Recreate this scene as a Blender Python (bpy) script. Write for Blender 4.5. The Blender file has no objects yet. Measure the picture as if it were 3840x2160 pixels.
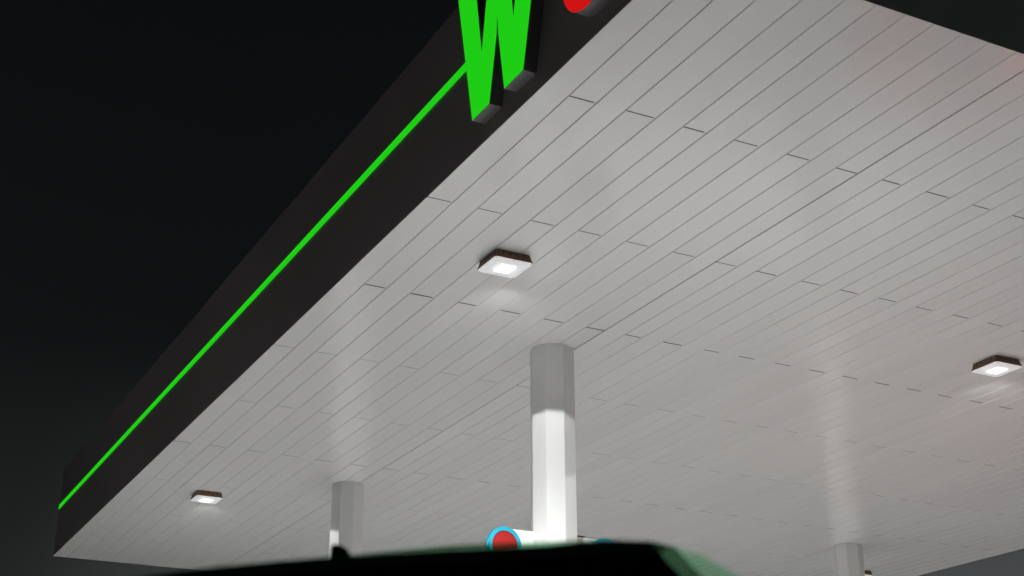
import bpy, bmesh, math, random
from mathutils import Vector, Matrix

random.seed(7)
sc = bpy.context.scene
COL = sc.collection
R = math.radians

# ------------------------------------------------------------------ helpers
def mesh_obj(name, bm, mat, parent=None, smooth=False, loc=None):
    me = bpy.data.meshes.new(name)
    bmesh.ops.recalc_face_normals(bm, faces=bm.faces[:])
    if smooth:
        for f in bm.faces:
            f.smooth = True
    bm.to_mesh(me)
    bm.free()
    for m in (mat if isinstance(mat, (list, tuple)) else [mat]):
        me.materials.append(m)
    o = bpy.data.objects.new(name, me)
    COL.objects.link(o)
    if parent:
        o.parent = parent
    if loc:
        o.location = loc
    return o

def tag(o, label=None, cat=None, group=None, kind=None):
    if label: o['label'] = label
    if cat: o['category'] = cat
    if group: o['group'] = group
    if kind: o['kind'] = kind
    return o

def empty(name, loc, rz=0.0):
    o = bpy.data.objects.new(name, None)
    o.empty_display_size = 0.2
    o.location = loc
    o.rotation_euler = (0, 0, rz)
    COL.objects.link(o)
    return o

def box(bm, x0, y0, z0, x1, y1, z1, mi=0):
    vs = [bm.verts.new(p) for p in ((x0,y0,z0),(x1,y0,z0),(x1,y1,z0),(x0,y1,z0),
                                    (x0,y0,z1),(x1,y0,z1),(x1,y1,z1),(x0,y1,z1))]
    for f in ((0,3,2,1),(4,5,6,7),(0,1,5,4),(1,2,6,5),(2,3,7,6),(3,0,4,7)):
        bm.faces.new([vs[i] for i in f]).material_index = mi
    return vs

def quad(bm, pts, mi=0):
    f = bm.faces.new([bm.verts.new(p) for p in pts])
    f.material_index = int(mi)
    return f

def bevel(bm, w, seg=2, edges=None):
    bmesh.ops.bevel(bm, geom=edges or bm.edges[:], offset=w, segments=seg, affect='EDGES', profile=0.5)

def copy_tree(o, parent=None):
    c = o.copy()
    COL.objects.link(c)
    if parent: c.parent = parent
    for ch in [k for k in bpy.data.objects if k.parent == o]:
        copy_tree(ch, c)
    return c

# ------------------------------------------------------------------ materials
def principled(name, col, rough=0.5, spec=0.5, metal=0.0, coat=0.0):
    m = bpy.data.materials.new(name)
    m.use_nodes = True
    b = m.node_tree.nodes['Principled BSDF']
    b.inputs['Base Color'].default_value = (*col, 1)
    b.inputs['Roughness'].default_value = rough
    b.inputs['Specular IOR Level'].default_value = spec
    b.inputs['Metallic'].default_value = metal
    b.inputs['Coat Weight'].default_value = coat
    b.inputs['Coat Roughness'].default_value = 0.03
    return m, m.node_tree, b

def noise_tint(nt, b, c0, c1, scale, detail=4, rough_rng=None, bump=0.0, stretch=None):
    n = nt.nodes; l = nt.links
    tc = n.new('ShaderNodeTexCoord')
    src = tc.outputs['Object']
    if stretch:
        mp = n.new('ShaderNodeMapping'); mp.inputs['Scale'].default_value = stretch
        l.new(src, mp.inputs['Vector']); src = mp.outputs['Vector']
    no = n.new('ShaderNodeTexNoise')
    no.inputs['Scale'].default_value = scale
    no.inputs['Detail'].default_value = detail
    l.new(src, no.inputs['Vector'])
    mx = n.new('ShaderNodeMix'); mx.data_type = 'RGBA'
    mx.inputs['A'].default_value = (*c0, 1); mx.inputs['B'].default_value = (*c1, 1)
    l.new(no.outputs['Fac'], mx.inputs['Factor'])
    l.new(mx.outputs['Result'], b.inputs['Base Color'])
    if rough_rng:
        mr = n.new('ShaderNodeMapRange')
        mr.inputs['To Min'].default_value, mr.inputs['To Max'].default_value = rough_rng
        l.new(no.outputs['Fac'], mr.inputs['Value']); l.new(mr.outputs['Result'], b.inputs['Roughness'])
    if bump:
        bp = n.new('ShaderNodeBump'); bp.inputs['Strength'].default_value = bump
        bp.inputs['Distance'].default_value = 0.01
        l.new(no.outputs['Fac'], bp.inputs['Height']); l.new(bp.outputs['Normal'], b.inputs['Normal'])
    return mx

def emission(name, col, strength=1.0):
    m = bpy.data.materials.new(name); m.use_nodes = True
    nt = m.node_tree; nt.nodes.clear()
    e = nt.nodes.new('ShaderNodeEmission'); o = nt.nodes.new('ShaderNodeOutputMaterial')
    e.inputs['Color'].default_value = (*col, 1); e.inputs['Strength'].default_value = strength
    nt.links.new(e.outputs[0], o.inputs[0])
    return m

M = {}
# painted soffit planks: each plank has its own slight tone (stored per face)
M['plank'], nt, b = principled('plank_paint', (.66, .655, .645), .16, .75)
at = nt.nodes.new('ShaderNodeAttribute'); at.attribute_name = 'tone'
mx = noise_tint(nt, b, (.735, .731, .724), (.775, .772, .766), .9, 4, None, 0, (1, .35, 1))
mul = nt.nodes.new('ShaderNodeMix'); mul.data_type = 'RGBA'; mul.blend_type = 'MULTIPLY'
mul.inputs['Factor'].default_value = 1
nt.links.new(mx.outputs['Result'], mul.inputs['A']); nt.links.new(at.outputs['Color'], mul.inputs['B'])
nt.links.new(mul.outputs['Result'], b.inputs['Base Color'])
M['groove'], _, _ = principled('plank_groove', (.5, .495, .49), .6, .2)
M['joint'], _, _ = principled('plank_joint', (.03, .03, .03), .7, .1)

M['fascia'], nt, b = principled('fascia_panel', (.03, .028, .028), .42, .35)
noise_tint(nt, b, (.32, .284, .278), (.50, .44, .435), .6, 5, (.36, .5))
M['fascia_end'], _, _ = principled('fascia_end_panel', (.46, .52, .49), .5, .3)
M['deck'], _, _ = principled('roof_deck', (.12, .12, .12), .8, .2)
M['column'], nt, b = principled('column_paint', (.76, .76, .74), .38, .4)
noise_tint(nt, b, (.70, .70, .685), (.74, .74, .727), 2.2, 6, (.34, .46))
M['letter_side'], _, _ = principled('letter_return', (.17, .166, .17), .45, .4)
M['green'] = emission('green_lit_acrylic', (.0137, .605, .0075), 1.0)
M['red'] = emission('red_lit_acrylic', (.62, .0075, .0075), 1.0)
M['bronze'], nt, b = principled('bronze_housing', (.055, .026, .017), .5, .4)
noise_tint(nt, b, (.15, .082, .048), (.21, .115, .068), 25, 5)
M['slot'], _, _ = principled('housing_slot', (.012, .008, .007), .7, .2)
M['led'] = emission('led_lit', (1, 1, 1), 6)
M['screw'], _, _ = principled('screw_steel', (.12, .12, .125), .4, .5, .6)
# milky lens, glowing round the led behind it
M['lens'], nt, b = principled('lens_plastic', (.8, .8, .81), .35, .5)
tc = nt.nodes.new('ShaderNodeTexCoord')
ml = nt.nodes.new('ShaderNodeVectorMath'); ml.operation = 'MULTIPLY'; ml.inputs[1].default_value = (1, 1, 0)
ln = nt.nodes.new('ShaderNodeVectorMath'); ln.operation = 'LENGTH'
nt.links.new(tc.outputs['Object'], ml.inputs[0]); nt.links.new(ml.outputs[0], ln.inputs[0])
mr = nt.nodes.new('ShaderNodeMapRange'); mr.interpolation_type = 'SMOOTHERSTEP'
mr.inputs['From Min'].default_value = .052; mr.inputs['From Max'].default_value = .10
mr.inputs['To Min'].default_value = .46; mr.inputs['To Max'].default_value = .25
nt.links.new(ln.outputs['Value'], mr.inputs['Value'])
b.inputs['Emission Color'].default_value = (.97, .97, 1, 1)
nt.links.new(mr.outputs['Result'], b.inputs['Emission Strength'])

M['concrete'], nt, b = principled('concrete_ground', (.36, .35, .335), .8, .3)
noise_tint(nt, b, (.38, .378, .372), (.60, .596, .588), .35, 8, (.7, .9), .15)
M['sign_white'], _, _ = principled('sign_white', (.8, .8, .79), .3, .5)
M['sign_cyan'], _, _ = principled('sign_cyan', (.018, .35, .48), .4, .5)
M['sign_red'], _, _ = principled('sign_red', (.36, .018, .018), .35, .5)
M['paint'], nt, b = principled('car_paint', (.02, .065, .035), .3, .5, 0, 1.0)
M['dark_glass'], _, _ = principled('tinted_side_glass', (.002, .002, .002), .12, .25)
M['trim'], _, _ = principled('black_trim', (.003, .003, .003), .6, .15)
M['tyre'], _, _ = principled('tyre_rubber', (.02, .02, .02), .8, .2)
M['rim'], _, _ = principled('rim_alloy', (.5, .5, .5), .3, .5, .8)
M['headlamp'], _, _ = principled('headlamp_lens', (.5, .5, .5), .1, .5)
M['taillamp'], _, _ = principled('tail_lamp_lens', (.2, .01, .01), .2, .5)

g = bpy.data.materials.new('green_windscreen_glass'); g.use_nodes = True
nt = g.node_tree; nt.nodes.clear()
out = nt.nodes.new('ShaderNodeOutputMaterial'); mix = nt.nodes.new('ShaderNodeMixShader')
tr = nt.nodes.new('ShaderNodeBsdfTransparent'); tr.inputs['Color'].default_value = (.74, 1, .81, 1)
gl = nt.nodes.new('ShaderNodeBsdfGlossy'); gl.inputs['Roughness'].default_value = .05
gl.inputs['Color'].default_value = (.75, 1, .82, 1)
mix.inputs[0].default_value = .10; nt.links.new(tr.outputs[0], mix.inputs[1])
nt.links.new(gl.outputs[0], mix.inputs[2]); nt.links.new(mix.outputs[0], out.inputs[0])
M['windscreen'] = g
M['band'] = g.copy(); M['band'].name = 'dark_green_band_glass'
for nd in M['band'].node_tree.nodes:
    if nd.type == 'BSDF_TRANSPARENT': nd.inputs['Color'].default_value = (.16, .30, .20, 1)

M['lip'] = g.copy(); M['lip'].name = 'green_lip_glass'
for nd in M['lip'].node_tree.nodes:
    if nd.type == 'BSDF_TRANSPARENT': nd.inputs['Color'].default_value = (.42, .62, .47, 1)

# ------------------------------------------------------------------ dimensions
CZ = 1.30                      # camera height
SZ = CZ + 3.30                 # soffit height
X0, X1 = 2.669, 11.696         # canopy in x
Y0, Y1 = 3.662, 15.900         # canopy in y
FH = .96                       # fascia height

# ------------------------------------------------------------------ ground
bm = bmesh.new(); S = 400
quad(bm, [(-S,-S,0),(S,-S,0),(S,S,0),(-S,S,0)])
tag(mesh_obj('ground', bm, M['concrete']), 'pale concrete forecourt under and around the canopy', 'ground', kind='structure')

# ------------------------------------------------------------------ canopy
canopy = tag(empty('canopy', ((X0+X1)/2, (Y0+Y1)/2, SZ)), 'large flat petrol station canopy with dark fascia and pale planked soffit', 'canopy')
cx, cy = (X0+X1)/2, (Y0+Y1)/2
L = lambda x, y, z: (x-cx, y-cy, z-SZ)

# soffit: planks along y, staggered butt joints, real gaps
edges = [.8088, .8536, .8975, .9435, .9935, 1.0407, 1.0818, 1.1284, 1.1745, 1.2226, 1.2680, 1.3157, 1.3580,
         1.4040, 1.4442, 1.4922, 1.5415, 1.5906, 1.6304]
edges = [e*3.3 for e in edges]
n_rest = 42
step = (X1-edges[-1])/n_rest
for i in range(1, n_rest+1):
    edges.append(edges[-1] + step + (random.uniform(-.007, .007) if i < n_rest-1 else 0) - (0 if i == 1 else 0))
edges = [e for e in edges if e < X1-.06] + [X1]
rows = [(1.1005 + .3735*k)*3.3 for k in range(0, 11)]
JW = {1: .013, 2: .013, 3: .021, 4: .008, 5: .008, 6: .016}   # gap at the butt joints, row by row
bm = bmesh.new()
tone = bm.loops.layers.float_color.new('tone')
GAP, DEEP = .0032, .0054
DARK_GROOVE = [i for i in range(len(edges)) if abs(edges[i]-1.3580*3.3) < .02]
def plank_quad(x0, x1, y0, y1, t):
    # flat face with a small rolled edge on both long sides
    c = .0025
    prof = [(x0, .005), (x0+c*.4, .0012), (x0+c*1.4, 0), (x1-c*1.4, 0), (x1-c*.4, .0012), (x1, .005)]
    for (xa, za), (xb, zb) in zip(prof, prof[1:]):
        f = quad(bm, [L(xa, y0, SZ+za), L(xa, y1, SZ+za), L(xb, y1, SZ+zb), L(xb, y0, SZ+zb)])
        for lp in f.loops: lp[tone] = (t, t, t, 1)
for i in range(len(edges)-1):
    xa, xb = edges[i], edges[i+1]
    gap = lambda k: (GAP + .0024*max(0, min(1, (edges[k]-4.2)/5.5)))*(1.9 if k in DARK_GROOVE else 1)   # gaps open up a little across the span
    ga, gb = gap(i), gap(i+1)
    xa2, xb2 = xa+(ga/2 if i else 0), xb-(gb/2 if i < len(edges)-2 else 0)
    cuts = [Y0] + [r + random.uniform(-.004, .004) for k, r in enumerate(rows) if k % 2 == (0 if i % 2 == 0 else 1) and Y0+.1 < r < Y1-.1] + [Y1]
    for j in range(len(cuts)-1):
        t = random.uniform(.975, 1.015)
        jg = JW.get(min(range(11), key=lambda k: abs(rows[k]-cuts[j])), .006)*random.uniform(.8, 1.2) if j else .004
        ya = cuts[j] + (jg/2 if j else 0)
        yb = cuts[j+1] - (.002 if j < len(cuts)-2 else 0)
        plank_quad(xa2, xb2, ya, yb, t)
        if j:
            f = quad(bm, [L(xa2+.001, cuts[j]-.012, SZ+.0062), L(xb2-.001, cuts[j]-.012, SZ+.0062), L(xb2-.001, cuts[j]+.012, SZ+.0062), L(xa2+.001, cuts[j]+.012, SZ+.0062)], 2)
            for lp in f.loops: lp[tone] = (1, 1, 1, 1)
    if i:
        f = quad(bm, [L(xa-.01, Y0, SZ+DEEP), L(xa-.01, Y1, SZ+DEEP), L(xa+.01, Y1, SZ+DEEP), L(xa+.01, Y0, SZ+DEEP)], 2 if i in DARK_GROOVE else 1)
        for lp in f.loops: lp[tone] = (1, 1, 1, 1)
mesh_obj('soffit', bm, [M['plank'], M['groove'], M['joint']], canopy)

# fascia: four mitred panels forming one dark band
bm = bmesh.new(); T = .05
outer = [(X0, Y0), (X1, Y0), (X1, Y1), (X0, Y1)]
inner = [(X0+T, Y0+T), (X1-T, Y0+T), (X1-T, Y1-T), (X0+T, Y1-T)]
for k in range(4):
    a, b2 = outer[k], outer[(k+1) % 4]; c, d = inner[(k+1) % 4], inner[k]
    zb, zt = SZ+.0085, SZ+FH
    quad(bm, [L(*a, SZ-.002), L(*b2, SZ-.002), L(*b2, zt), L(*a, zt)], k % 2 == 0)
    quad(bm, [L(*a, zt), L(*b2, zt), L(*c, zt), L(*d, zt)])
    quad(bm, [L(*d, zt), L(*c, zt), L(*c, zb), L(*d, zb)])
mesh_obj('fascia', bm, [M['fascia'], M['fascia_end']], canopy)
bm = bmesh.new()
box(bm, *L(X0+T+.002, Y0+T+.002, SZ+.05), *L(X1-T-.002, Y1-T-.002, SZ+.78))
mesh_obj('roof_deck', bm, M['deck'], canopy)

# ------------------------------------------------------------------ green light strip on the fascia
bm = bmesh.new()
box(bm, -.004, -(15.894-5.62)/2, -.026, 0, (15.894-5.62)/2, .026)
bevel(bm, .001, 1)
tag(mesh_obj('light_strip', bm, M['green'], loc=(X0-.001, (15.894+5.62)/2, CZ+3.8335)),
    'thin glowing green light strip running along the dark fascia', 'light strip')

# ------------------------------------------------------------------ letter W
def letter_from(name, outline, depth, label, cat, face_mat, origin):
    """outline in (y, z) relative to origin; face looks to -x"""
    root = tag(empty(name, origin), label, cat)
    bm = bmesh.new()
    vs = [bm.verts.new((-depth-.001, y, z)) for y, z in outline]
    f = bm.faces.new(vs)
    f.normal_update()
    bmesh.ops.triangulate(bm, faces=[f])
    mesh_obj('letter_face', bm, face_mat, root)
    bm = bmesh.new()
    n = len(outline)
    a = [bm.verts.new((-depth, y, z)) for y, z in outline]
    c = [bm.verts.new((.002, y, z)) for y, z in outline]
    for i in range(n):
        bm.faces.new([a[i], a[(i+1) % n], c[(i+1) % n], c[i]])
    mesh_obj('letter_return', bm, M['letter_side'], root)
    return root

def lerp(p, q, z):
    t = (z-p[1])/(q[1]-p[1])
    return (p[0]+(q[0]-p[0])*t, z)
ZT = 4.188
TL, BL, BL2 = (5.608, ZT), (5.427, 3.395), (5.243, 3.394)
vl0, vl, vl1 = (5.391, 4.06), (5.33, 3.726), (5.283, 3.995)
vr0, vr, vr1 = (5.013, 3.833), (4.998, 3.731), (4.982, 3.814)
BR, BR2, RR = (5.09, 3.394), (4.902, 3.393), (4.824, 3.719)
apex = [(5.1705, 3.735), (5.1645, 3.840), (5.1545, 3.735)]
W = [TL, BL, BL2] + apex + [BR, BR2, lerp(RR, BR2, ZT), (4.905, ZT), (vr[0]+.002, 3.735), (vr[0]-.002, 3.735)]
# the strokes of the second half: right arm, notch, middle strokes, left notch
W = [TL, BL, BL2] + apex + [BR, BR2, lerp(BR2, RR, ZT), lerp(vr, vr1, ZT), vr, lerp(vr, vr0, ZT), lerp(vl, vl1, ZT), vl, lerp(vl, vl0, ZT)]
# keep the middle strokes from crossing above: where the two inner lines meet, the strokes merge into one flat top
oy, oz = 5.17, 3.39
W2 = []
for p in W:
    W2.append((p[0]-oy, p[1]-oz))
letter_from('sign_letter', W2, .067, 'green glowing letter W with dark returns on the canopy fascia', 'sign letter', M['green'], (X0, oy, CZ+oz))

# ------------------------------------------------------------------ red disc beside the letter
rc_y, rc_z, rc_r = 4.33, 3.60, .207
bm = bmesh.new()
circ = [(rc_r*math.cos(2*math.pi*k/72), rc_r*math.sin(2*math.pi*k/72)) for k in range(72)]
letter_from('sign_disc', circ, .067, 'round red glowing sign with grey rim beside the green letter', 'sign', M['red'], (X0, rc_y, CZ+rc_z))

# ------------------------------------------------------------------ columns
def column(x, y, label, r=.152):
    bm = bmesh.new()
    zs = [(0, r), (SZ-.0005, r)]
    rings = []
    for z, rr in zs:
        rings.append([bm.verts.new((rr*math.cos(k*math.pi/4), rr*math.sin(k*math.pi/4), z)) for k in range(8)])
    for a, b2 in zip(rings, rings[1:]):
        for k in range(8):
            bm.faces.new([a[k], a[(k+1) % 8], b2[(k+1) % 8], b2[k]])
    ed = [e for e in bm.edges if abs(e.verts[0].co.z-e.verts[1].co.z) > 1]
    bevel(bm, .002, 1, ed)
    o = mesh_obj('column', bm, M['column'], loc=(x, y, 0))
    return tag(o, label, 'column', 'octagonal columns under the canopy')
column(4.360, 7.822, 'octagonal white column with brightly lit lower half, nearest, through a round-ended sign')
column(4.424, 11.685, 'grey octagonal column with one thin lit strip, behind the antenna fin of the car')
column(9.956, 11.556, 'plain unlit grey octagonal column at the far right, a lamp peeking out beside it')

column(9.956, 7.80, 'octagonal column on the near right, beyond the right edge of the photo')

# ------------------------------------------------------------------ lamps
def rrect(hx, hy, r, z, n=5):
    pts = []
    for cxx, cyy, a0 in ((hx-r, hy-r, 0), (-hx+r, hy-r, 90), (-hx+r, -hy+r, 180), (hx-r, -hy+r, 270)):
        for k in range(n+1):
            a = R(a0+90*k/n)
            pts.append((cxx+r*math.cos(a), cyy+r*math.sin(a), z))
    return pts
def loft(bm, loops, cap_last=False, cap_first=False):
    vv = [[bm.verts.new(p) for p in lp] for lp in loops]
    for a, b2 in zip(vv, vv[1:]):
        n = len(a)
        for k in range(n):
            bm.faces.new([a[k], a[(k+1) % n], b2[(k+1) % n], b2[k]])
    if cap_last: bm.faces.new(vv[-1])
    if cap_first: bm.faces.new(vv[0])

def make_lamp():
    root = empty('canopy_lamp', (0, 0, 0))
    bm = bmesh.new()
    SL = [t+d for t in (-.066, -.022, .022, .066) for d in (-.0024, .0024)]     # cooling slots down each side
    def ring(h, r, z, inset=0):
        pts = []
        for q in range(4):
            a = R(90*q)
            side = [(h, t, 1 if i % 2 == 0 else 0) for i, t in enumerate(SL)]
            corner = [(h-r+r*math.cos(R(90)*k/4), h-r+r*math.sin(R(90)*k/4), 0) for k in range(5)]
            for x, y, fl in [(h, -(h-r)+.0005, 0)] + side + corner[:-1]:
                pts.append((x*math.cos(a)-y*math.sin(a), x*math.sin(a)+y*math.cos(a), z, fl))
        return pts
    rings = [ring(.108, .012, -.0005), ring(.110, .014, -.008), ring(.1165, .016, -.031), ring(.122, .02, -.045), ring(.122, .02, -.0495), ring(.120, .02, -.0505)]
    vv = [[bm.verts.new(p[:3]) for p in rg] for rg in rings]
    bm.faces.new(vv[0]); bm.faces.new(vv[-1])
    for i in range(len(vv)-1):
        for k in range(len(vv[i])):
            k2 = (k+1) % len(vv[i])
            f = bm.faces.new([vv[i][k], vv[i][k2], vv[i+1][k2], vv[i+1][k]])
            if i in (0, 1) and rings[i][k][3] == 1: f.material_index = 1
    mesh_obj('housing', bm, [M['bronze'], M['slot']], root)
    bm = bmesh.new()
    loft(bm, [rrect(.1205, .1205, .02, -.0508), rrect(.1205, .1205, .02, -.0535), rrect(.1195, .1195, .02, -.0545), rrect(.092, .092, .02, -.0550),
              rrect(.086, .086, .02, -.0590), rrect(.078, .078, .02, -.0610), rrect(.056, .056, .012, -.0615)], True, True)
    lens = mesh_obj('lens', bm, M['lens'], root)
    bm = bmesh.new()
    loft(bm, [rrect(.047, .052, .006, -.0618), rrect(.047, .052, .006, -.0628), rrect(.045, .050, .006, -.0632)], True, True)
    mesh_obj('led_panel', bm, M['led'], root)
    for sx, sy in ((-1,-1),(1,-1),(1,1),(-1,1),(0,1),(0,-1),(1,0),(-1,0)):
        bm = bmesh.new()
        loft(bm, [[(sx*.108+.0028*math.cos(a*math.pi/4), sy*.108+.0028*math.sin(a*math.pi/4), z) for a in range(8)] for z in (-.0545, -.0562)], True, True)
        mesh_obj('screw', bm, M['screw'], root)
    # the light it gives off: a batwing beam cut off 15 degrees under the horizontal
    ld = bpy.data.lights.new('lamp_beam', 'SPOT')
    ld.energy = LAMP_W
    ld.spot_size = R(150); ld.spot_blend = .012
    ld.shadow_soft_size = .03
    ld.color = (.985, 1, .998)
    ld.use_nodes = True
    nt = ld.node_tree
    em = nt.nodes['Emission']
    tc = nt.nodes.new('ShaderNodeTexCoord'); sp = nt.nodes.new('ShaderNodeSeparateXYZ')
    nt.links.new(tc.outputs['Normal'], sp.inputs[0])
    ab = nt.nodes.new('ShaderNodeMath'); ab.operation = 'ABSOLUTE'
    nt.links.new(sp.outputs['Z'], ab.inputs[0])
    rp = nt.nodes.new('ShaderNodeMapRange'); rp.inputs['From Min'].default_value = .26; rp.inputs['From Max'].default_value = 1
    nt.links.new(ab.outputs[0], rp.inputs['Value']); pw = nt.nodes.new('ShaderNodeMath'); pw.operation = 'POWER'; pw.inputs[1].default_value = 3.5
    nt.links.new(rp.outputs['Result'], pw.inputs[0])
    ad = nt.nodes.new('ShaderNodeMath'); ad.operation = 'ADD'; ad.inputs[1].default_value = EDGE_I
    nt.links.new(pw.outputs[0], ad.inputs[0]); nt.links.new(ad.outputs[0], em.inputs['Strength'])
    lo = bpy.data.objects.new('lamp_beam', ld); COL.objects.link(lo)
    lo.parent = root; lo.location = (0, 0, -.075)
    # added spot below the lens, no part of the lamp: throws a glow on the planks
    ld = bpy.data.lights.new('added_soffit_glow', 'SPOT')
    ld.energy = GLOW_W; ld.spot_size = R(74); ld.spot_blend = 1; ld.shadow_soft_size = .02
    lo = bpy.data.objects.new('added_soffit_glow', ld); COL.objects.link(lo)
    lo.parent = root
    d = Vector((0, 1, .06)).normalized()
    lo.location = (0, .18, -.19); lo.rotation_euler = d.to_track_quat('-Z', 'Y').to_euler()
    return root
GLOW_W = 7
LAMP_W, EDGE_I = 1840, .059
lamp = make_lamp()
spots = [(3.390, 6.620, 'square brown canopy lamp nearest the green letter, lit, above the front column'),
         (3.390, 12.560, 'square brown canopy lamp at the far left, lit, beside the grey column'),
         (7.150, 6.620, 'square brown canopy lamp cut by the right edge of the photo, lit'),
         (7.205, 12.560, 'sliver of a dark canopy lamp peeking from behind the lit column'),
         (10.935, 12.560, 'small brown corner of a canopy lamp showing beside the far right column'),
         (10.935, 6.620, 'square brown canopy lamp out on the right, beyond the photo edge')]
for i, (x, y, lab) in enumerate(spots):
    o = lamp if i == 0 else copy_tree(lamp)
    o.location = (x, y, SZ)
    for ch in o.children:               # turn each added glow spot away from the camera
        if ch.name.startswith('added_soffit_glow'):
            rot = Matrix.Rotation(-R((26, 16, 44, 30, 42, 50)[i]), 3, 'Z')
            ch.location = rot @ Vector((0, .18, -.19))
            ch.rotation_euler = (rot @ Vector((0, 1, .06))).to_track_quat('-Z', 'Y').to_euler()
    gain = 1.0 if x < 5 else (.76 if x < 9 else .70)
    if i:                               # the rows differ a little in output
        for ch in o.children:
            if ch.type == 'LIGHT':
                ch.data = ch.data.copy(); ch.data.energy *= gain
    tag(o, lab, 'lamp', 'square lamps on the canopy soffit')

# ------------------------------------------------------------------ round-ended sign on the front column
def stadium(hl, r, n=20):
    pts = [(hl+r*math.sin(math.pi*k/n), r*math.cos(math.pi*k/n)) for k in range(n+1)]
    pts += [(-hl-r*math.sin(math.pi*k/n), -r*math.cos(math.pi*k/n)) for k in range(n+1)]
    return pts
sign = tag(empty('pump_sign', (4.367, 7.83, CZ+1.958)), 'white round-ended pump sign with a cyan ringed red roundel at each end', 'sign')
bm = bmesh.new()
st = stadium(.362, .105)
loft(bm, [[(x, -.012, z) for x, z in st], [(x, .012, z) for x, z in st]], True, True)
bevel(bm, .004, 2, [e for e in bm.edges if abs(e.verts[0].co.y-e.verts[1].co.y) < .001])
mesh_obj('panel', bm, M['sign_white'], sign)
for side in (-1, 1):
    for face in (-1, 1):
        bm = bmesh.new(); n = 64
        for (r0, r1) in ((.0885, .114),):
            rings = []
            for r, yy in ((r0, .0165), (r0, .020), (r1, .020), (r1, .0125)):
                rings.append([bm.verts.new((side*.362+r*math.sin(2*math.pi*k/n), face*yy, r*math.cos(2*math.pi*k/n))) for k in range(n)])
            for a, b2 in zip(rings, rings[1:]):
                for k in range(n): bm.faces.new([a[k], a[(k+1) % n], b2[(k+1) % n], b2[k]])
        ring = mesh_obj('roundel_ring', bm, M['sign_cyan'], sign)
        bm = bmesh.new()
        bm.faces.new([bm.verts.new((side*.362+.0884*math.sin(2*math.pi*k/n), face*.0165, .0884*math.cos(2*math.pi*k/n))) for k in range(n)])
        mesh_obj('roundel', bm, M['sign_red'], sign)

# ------------------------------------------------------------------ dark green car close to the camera
YAW = R(-27.43)
def to_world(r, f):      # camera-level right / forward metres -> canopy x, y
    return (r*math.cos(YAW)-f*math.sin(YAW), r*math.sin(YAW)+f*math.cos(YAW))
CAR_F = 1.89
car = empty('parked_car', (*to_world(0, CAR_F), 0), YAW)
tag(car, 'dark green car with black windows and antenna fin, blurred in the foreground', 'car')
RLB = [(-2.0, .86), (-1.75, .98), (-1.3, 1.20), (-.8, 1.42), (-.5, 1.522), (-.296, 1.5605), (-.16, 1.572), (-.04, 1.577), (.02, 1.580), (.08, 1.584), (.118, 1.5845), (.14, 1.581),
      (.165, 1.574), (.197, 1.5555), (.30, 1.505), (.55, 1.36), (.85, 1.17), (1.10, 1.00), (1.35, .93), (1.65, .85), (1.85, .74), (1.93, .60)]
RL = [(x, z+.0035+.0025*math.exp(-((x+.04)/.12)**2)+.0028*math.exp(-((x-.09)/.06)**2)) for x, z in RLB]
def interp(tab, x):
    if x <= tab[0][0]: return tab[0][1]
    for i, ((xa, za), (xb, zb)) in enumerate(zip(tab, tab[1:])):
        if x <= xb:
            t = (x-xa)/(xb-xa)
            pa = tab[i-1] if i else tab[i]; pb = tab[i+2] if i+2 < len(tab) else tab[i+1]
            ma = (zb-pa[1])/(xb-pa[0])*(xb-xa); mb = (pb[1]-za)/(pb[0]-xa)*(xb-xa)
            return (2*t**3-3*t*t+1)*za+(t**3-2*t*t+t)*ma+(-2*t**3+3*t*t)*zb+(t**3-t*t)*mb
    return tab[-1][1]
HW = [(-2.0, .66), (-1.8, .78), (-1.2, .84), (0, .85), (1.2, .84), (1.7, .77), (1.93, .62)]
SH = [(-2.0, 0), (-1.2, -.35), (-.5, -.1), (.118, .76), (.5, .8), (1.1, 0), (1.93, 0)]
xs = sorted(set([round(-2.0+.1*k, 3) for k in range(40)] + [.02, .06, .09, .118, .14, .165, .197, .24, 1.93] ))
xs = [x for x in xs if x not in (.1,)]
def section(x):
    zt = interp(RL, x); hw = interp(HW, x)
    belt = min(.93, zt-.05)
    k = max(0, min(1, (zt-.95)/.55)); k = k*k*(3-2*k)
    yr = (hw-.03)*(1-k)+.62*k            # roof edge half width
    sh = interp(SH, x)
    pts = [(hw-.08, .22), (hw-.01, .34), (hw, .55), (hw-.005, .75), (hw-.03, belt)]
    if zt-belt > .12:
        lo = (yr+.010, zt-.016)
    else:
        lo = (yr+.01, belt+.3*(zt-belt))
    h2 = zt-lo[1]
    pts += [lo, (yr+.006, zt-.35*h2), (yr-.012, zt-.1*h2), (yr-.045, zt), (yr-.2, zt+.022), (0, zt+.035)]
    res = []
    for y, z in pts:
        dx = sh*max(0, zt-z) if z >= belt-.001 else sh*max(0, zt-belt)*max(0, (z-.3)/(belt-.3))
        res.append((x+dx, y, z))
    return res
secs = [section(x) for x in xs]
full = []
for s in secs:
    full.append([(x, -y, z) for x, y, z in s] + [(x, y, z) for x, y, z in s[-2::-1]])
npt = len(full[0])
def shell(pred):
    bm = bmesh.new(); cache = {}
    def v(i, j):
        if (i, j) not in cache: cache[(i, j)] = bm.verts.new(full[i][j])
        return cache[(i, j)]
    for i in range(len(xs)-1):
        for j in range(npt-1):
            if pred((xs[i]+xs[i+1])/2, min(j, npt-2-j)):
                bm.faces.new([v(i, j), v(i+1, j), v(i+1, j+1), v(i, j+1)])
    return bm
is_frit = lambda x, j: .118 < x < .14 and j >= 4
is_ws = lambda x, j: .14 < x < 1.06 and j >= 4
is_side = lambda x, j: -1.1 < x < .118 and j == 4
is_rear = lambda x, j: -1.45 < x < -.62 and j >= 7
bm = shell(lambda x, j: not (is_ws(x, j) or is_frit(x, j) or is_side(x, j) or is_rear(x, j)))
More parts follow.
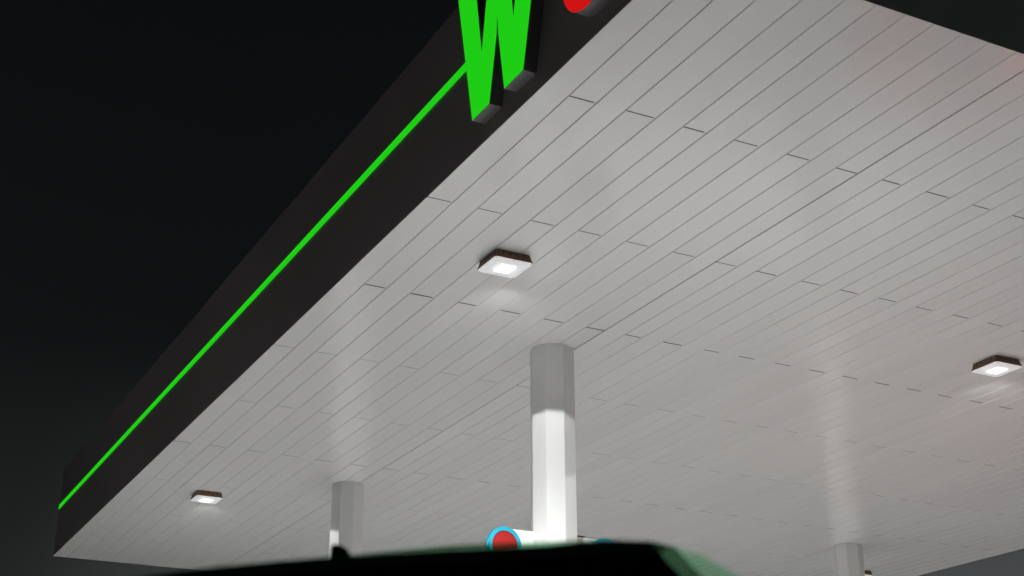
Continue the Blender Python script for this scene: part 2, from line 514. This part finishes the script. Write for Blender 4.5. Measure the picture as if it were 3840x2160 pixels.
# close nose, tail and floor
fl = [bm.verts.new((x, -interp(HW, x)+.08, .22)) for x in xs]; fr_ = [bm.verts.new((x, interp(HW, x)-.08, .22)) for x in xs]
for i in range(len(xs)-1): bm.faces.new([fl[i], fr_[i], fr_[i+1], fl[i+1]])
for e in (full[0], full[-1]): bm.faces.new([bm.verts.new(p) for p in e])
mesh_obj('body', bm, M['paint'], car, True)
bm = shell(is_ws); mesh_obj('windscreen', bm, M['windscreen'], car, True)
bm = shell(is_frit); mesh_obj('windscreen_band', bm, M['band'], car, True)
for half in (0, 1):
    def one_side(xs_pred, half=half):
        bm = shell(is_side)
        bmesh.ops.delete(bm, geom=[v for v in bm.verts if (v.co.y < 0) != (half == 0)], context='VERTS')
        return bm
    mesh_obj('side_window', one_side(None), M['dark_glass'], car, True)
bm = shell(is_rear); mesh_obj('rear_window', bm, M['dark_glass'], car, True)
# black cabin lining under the roof so no light leaks through
bm = bmesh.new()
box(bm, -.9, -.55, .93, .10, .55, 1.50)
mesh_obj('cabin_lining', bm, M['trim'], car)
# thin green-tinted glass lip along the top of the roof edge
bm = bmesh.new()
lip = []
for x in [-.50+.02*k for k in range(31)]:
    sx = section(x); p = (0, sx[7][1]+.004, sx[8][2])
    h = -.002+.0052*math.exp(-((x+.03)/.10)**2)
    lip.append(((x, -p[1], p[2]-.005), (x, -p[1]+.004, p[2]+h), (x, -p[1]+.006, p[2]+h), (x, -p[1]+.004, p[2]-.005)))
loft(bm, lip, True, True)
mesh_obj('glass_lip', bm, M['lip'], car, True)
# antenna fin
bm = bmesh.new()
fin = [(-.196, 1.585), (-.1965, 1.640), (-.194, 1.6425), (-.186, 1.642), (-.179, 1.638), (-.1735, 1.630), (-.167, 1.620), (-.153, 1.611), (-.11, 1.588)]
prof = []
for w in (-1, 1):
    prof.append([bm.verts.new((x, -.35+w*(.014 if z < 1.6 else .006), z)) for x, z in fin])
bm.faces.new(prof[0]); bm.faces.new(prof[1][::-1])
n = len(fin)
for i in range(n): bm.faces.new([prof[0][i], prof[0][(i+1) % n], prof[1][(i+1) % n], prof[1][i]])
finobj = mesh_obj('antenna_fin', bm, M['trim'], car)
# wheels, lamps, handles
for wx in (-1.2, 1.22):
    for s in (-1, 1):
        bm = bmesh.new()
        bmesh.ops.create_cone(bm, cap_ends=True, segments=40, radius1=.31, radius2=.31, depth=.2)
        bmesh.ops.rotate(bm, verts=bm.verts[:], cent=(0,0,0), matrix=Matrix.Rotation(math.pi/2, 3, 'X'))
        bevel(bm, .025, 2, [e for e in bm.edges if abs(e.verts[0].co.y-e.verts[1].co.y) < .001])
        w = mesh_obj('wheel', bm, M['tyre'], car, loc=(wx, s*.77, .31))
        bm = bmesh.new()
        for k in range(5):
            a = 2*math.pi*k/5
            box(bm, -.02, -.01, .03, .02, .01, .19)
            bmesh.ops.rotate(bm, verts=bm.verts[-8:], cent=(0,0,0), matrix=Matrix.Rotation(a, 3, 'Y'))
        mesh_obj('rim', bm, M['rim'], w, loc=(0, s*.108, 0))
for s in (-1, 1):
    bm = bmesh.new(); bmesh.ops.create_uvsphere(bm, u_segments=20, v_segments=12, radius=1)
    bmesh.ops.scale(bm, vec=(.16, .13, .07), verts=bm.verts[:])
    mesh_obj('headlight', bm, M['headlamp'], car, True, loc=(1.70, s*.58, .68))
    bm = bmesh.new(); bmesh.ops.create_uvsphere(bm, u_segments=20, v_segments=12, radius=1)
    bmesh.ops.scale(bm, vec=(.08, .14, .09), verts=bm.verts[:])
    mesh_obj('tail_light', bm, M['taillamp'], car, True, loc=(-1.93, s*.52, .74))
    bm = bmesh.new(); box(bm, -.09, -.012, -.012, .09, .012, .012); bevel(bm, .008, 2)
    mesh_obj('door_handle', bm, M['paint'], car, loc=(-.35, s*.86, .82))

# an unseen red car, added under the canopy to tint the planks above pink
M['red_paint'], _, _ = principled('red_car_paint', (.55, .03, .027), .35, .5, 0, .3)
red = copy_tree(car)
red.location = (8.85, 7.1, 0); red.rotation_euler = (0, 0, R(88))
tag(red, 'unseen red car added under the canopy to tint the soffit pink', 'car')
for ch in red.children:
    if ch.name.startswith(('body', 'door_handle')):
        ch.data = ch.data.copy(); ch.data.materials[0] = M['red_paint']

# ------------------------------------------------------------------ night sky
w = bpy.data.worlds.new('World'); sc.world = w; w.use_nodes = True
nt = w.node_tree; n = nt.nodes; l = nt.links
bg = n['Background']
tc = n.new('ShaderNodeTexCoord')
sp = n.new('ShaderNodeSeparateXYZ'); l.new(tc.outputs['Generated'], sp.inputs[0])
el = n.new('ShaderNodeValToRGB'); l.new(sp.outputs['Z'], el.inputs[0])
cr = el.color_ramp
cr.elements[0].position = .0; cr.elements[0].color = (.03, .031, .0315, 1)
cr.elements[1].position = .60; cr.elements[1].color = (.0034, .0040, .0043, 1)
for p, c in ((.17, (.0175, .0185, .0188)), (.22, (.0132, .0144, .0146)), (.34, (.0052, .0060, .0063)), (.52, (.0039, .0046, .0049))):
    e = cr.elements.new(p); e.color = (*c, 1)
# town glow is stronger towards the right of the forecourt
dt = n.new('ShaderNodeVectorMath'); dt.operation = 'DOT_PRODUCT'
dt.inputs[1].default_value = (math.sin(R(70)), math.cos(R(70)), 0)
l.new(tc.outputs['Generated'], dt.inputs[0])
az = n.new('ShaderNodeValToRGB'); l.new(dt.outputs['Value'], az.inputs[0])
ar = az.color_ramp; ar.interpolation = 'EASE'
ar.elements[0].position = .30; ar.elements[0].color = (.24, .24, .24, 1)
ar.elements[1].position = .95; ar.elements[1].color = (1, 1, 1, 1)
for p, v in ((.45, .25), (.57, .62), (.80, .78)):
    e = ar.elements.new(p); e.color = (v, v, v, 1)
az4 = n.new('ShaderNodeMath'); az4.operation = 'MULTIPLY'; az4.inputs[1].default_value = 4
hz = n.new('ShaderNodeMapRange'); hz.interpolation_type = 'SMOOTHSTEP'
hz.inputs['From Min'].default_value = .20; hz.inputs['From Max'].default_value = .36
l.new(sp.outputs['Z'], hz.inputs['Value'])
hm = n.new('ShaderNodeMix'); hm.data_type = 'FLOAT'
l.new(hz.outputs['Result'], hm.inputs['Factor']); l.new(az.outputs['Color'], hm.inputs['A']); hm.inputs['B'].default_value = .25
l.new(hm.outputs['Result'], az4.inputs[0])
no = n.new('ShaderNodeTexNoise'); no.inputs['Scale'].default_value = 3.5; no.inputs['Detail'].default_value = 5
l.new(tc.outputs['Generated'], no.inputs['Vector'])
nm = n.new('ShaderNodeMapRange'); nm.inputs['To Min'].default_value = .9; nm.inputs['To Max'].default_value = 1.1
l.new(no.outputs['Fac'], nm.inputs['Value'])
mm = n.new('ShaderNodeMath'); mm.operation = 'MULTIPLY'
l.new(az4.outputs[0], mm.inputs[0]); l.new(nm.outputs['Result'], mm.inputs[1])
l.new(el.outputs['Color'], bg.inputs['Color']); l.new(mm.outputs[0], bg.inputs['Strength'])

# ------------------------------------------------------------------ camera
cd = bpy.data.cameras.new('camera'); cam = bpy.data.objects.new('camera', cd); COL.objects.link(cam)
cam.location = (0, 0, CZ)
cam.rotation_euler = (R(90+22.76), 0, YAW)
cd.sensor_width = 36; cd.lens = 36*5356/3840
cd.clip_start = .05; cd.clip_end = 2000
cd.dof.use_dof = True; cd.dof.focus_distance = 9.0; cd.dof.aperture_fstop = 5.8
sc.camera = cam

sc.view_settings.view_transform = 'Standard'
sc.view_settings.look = 'None'
sc.view_settings.gamma = 1
sc.view_settings.exposure = 0
sc.cycles.max_bounces = 8
sc.cycles.diffuse_bounces = 5
sc.cycles.transparent_max_bounces = 12
sc.cycles.use_denoising = True
sc.cycles.sample_clamp_indirect = 10
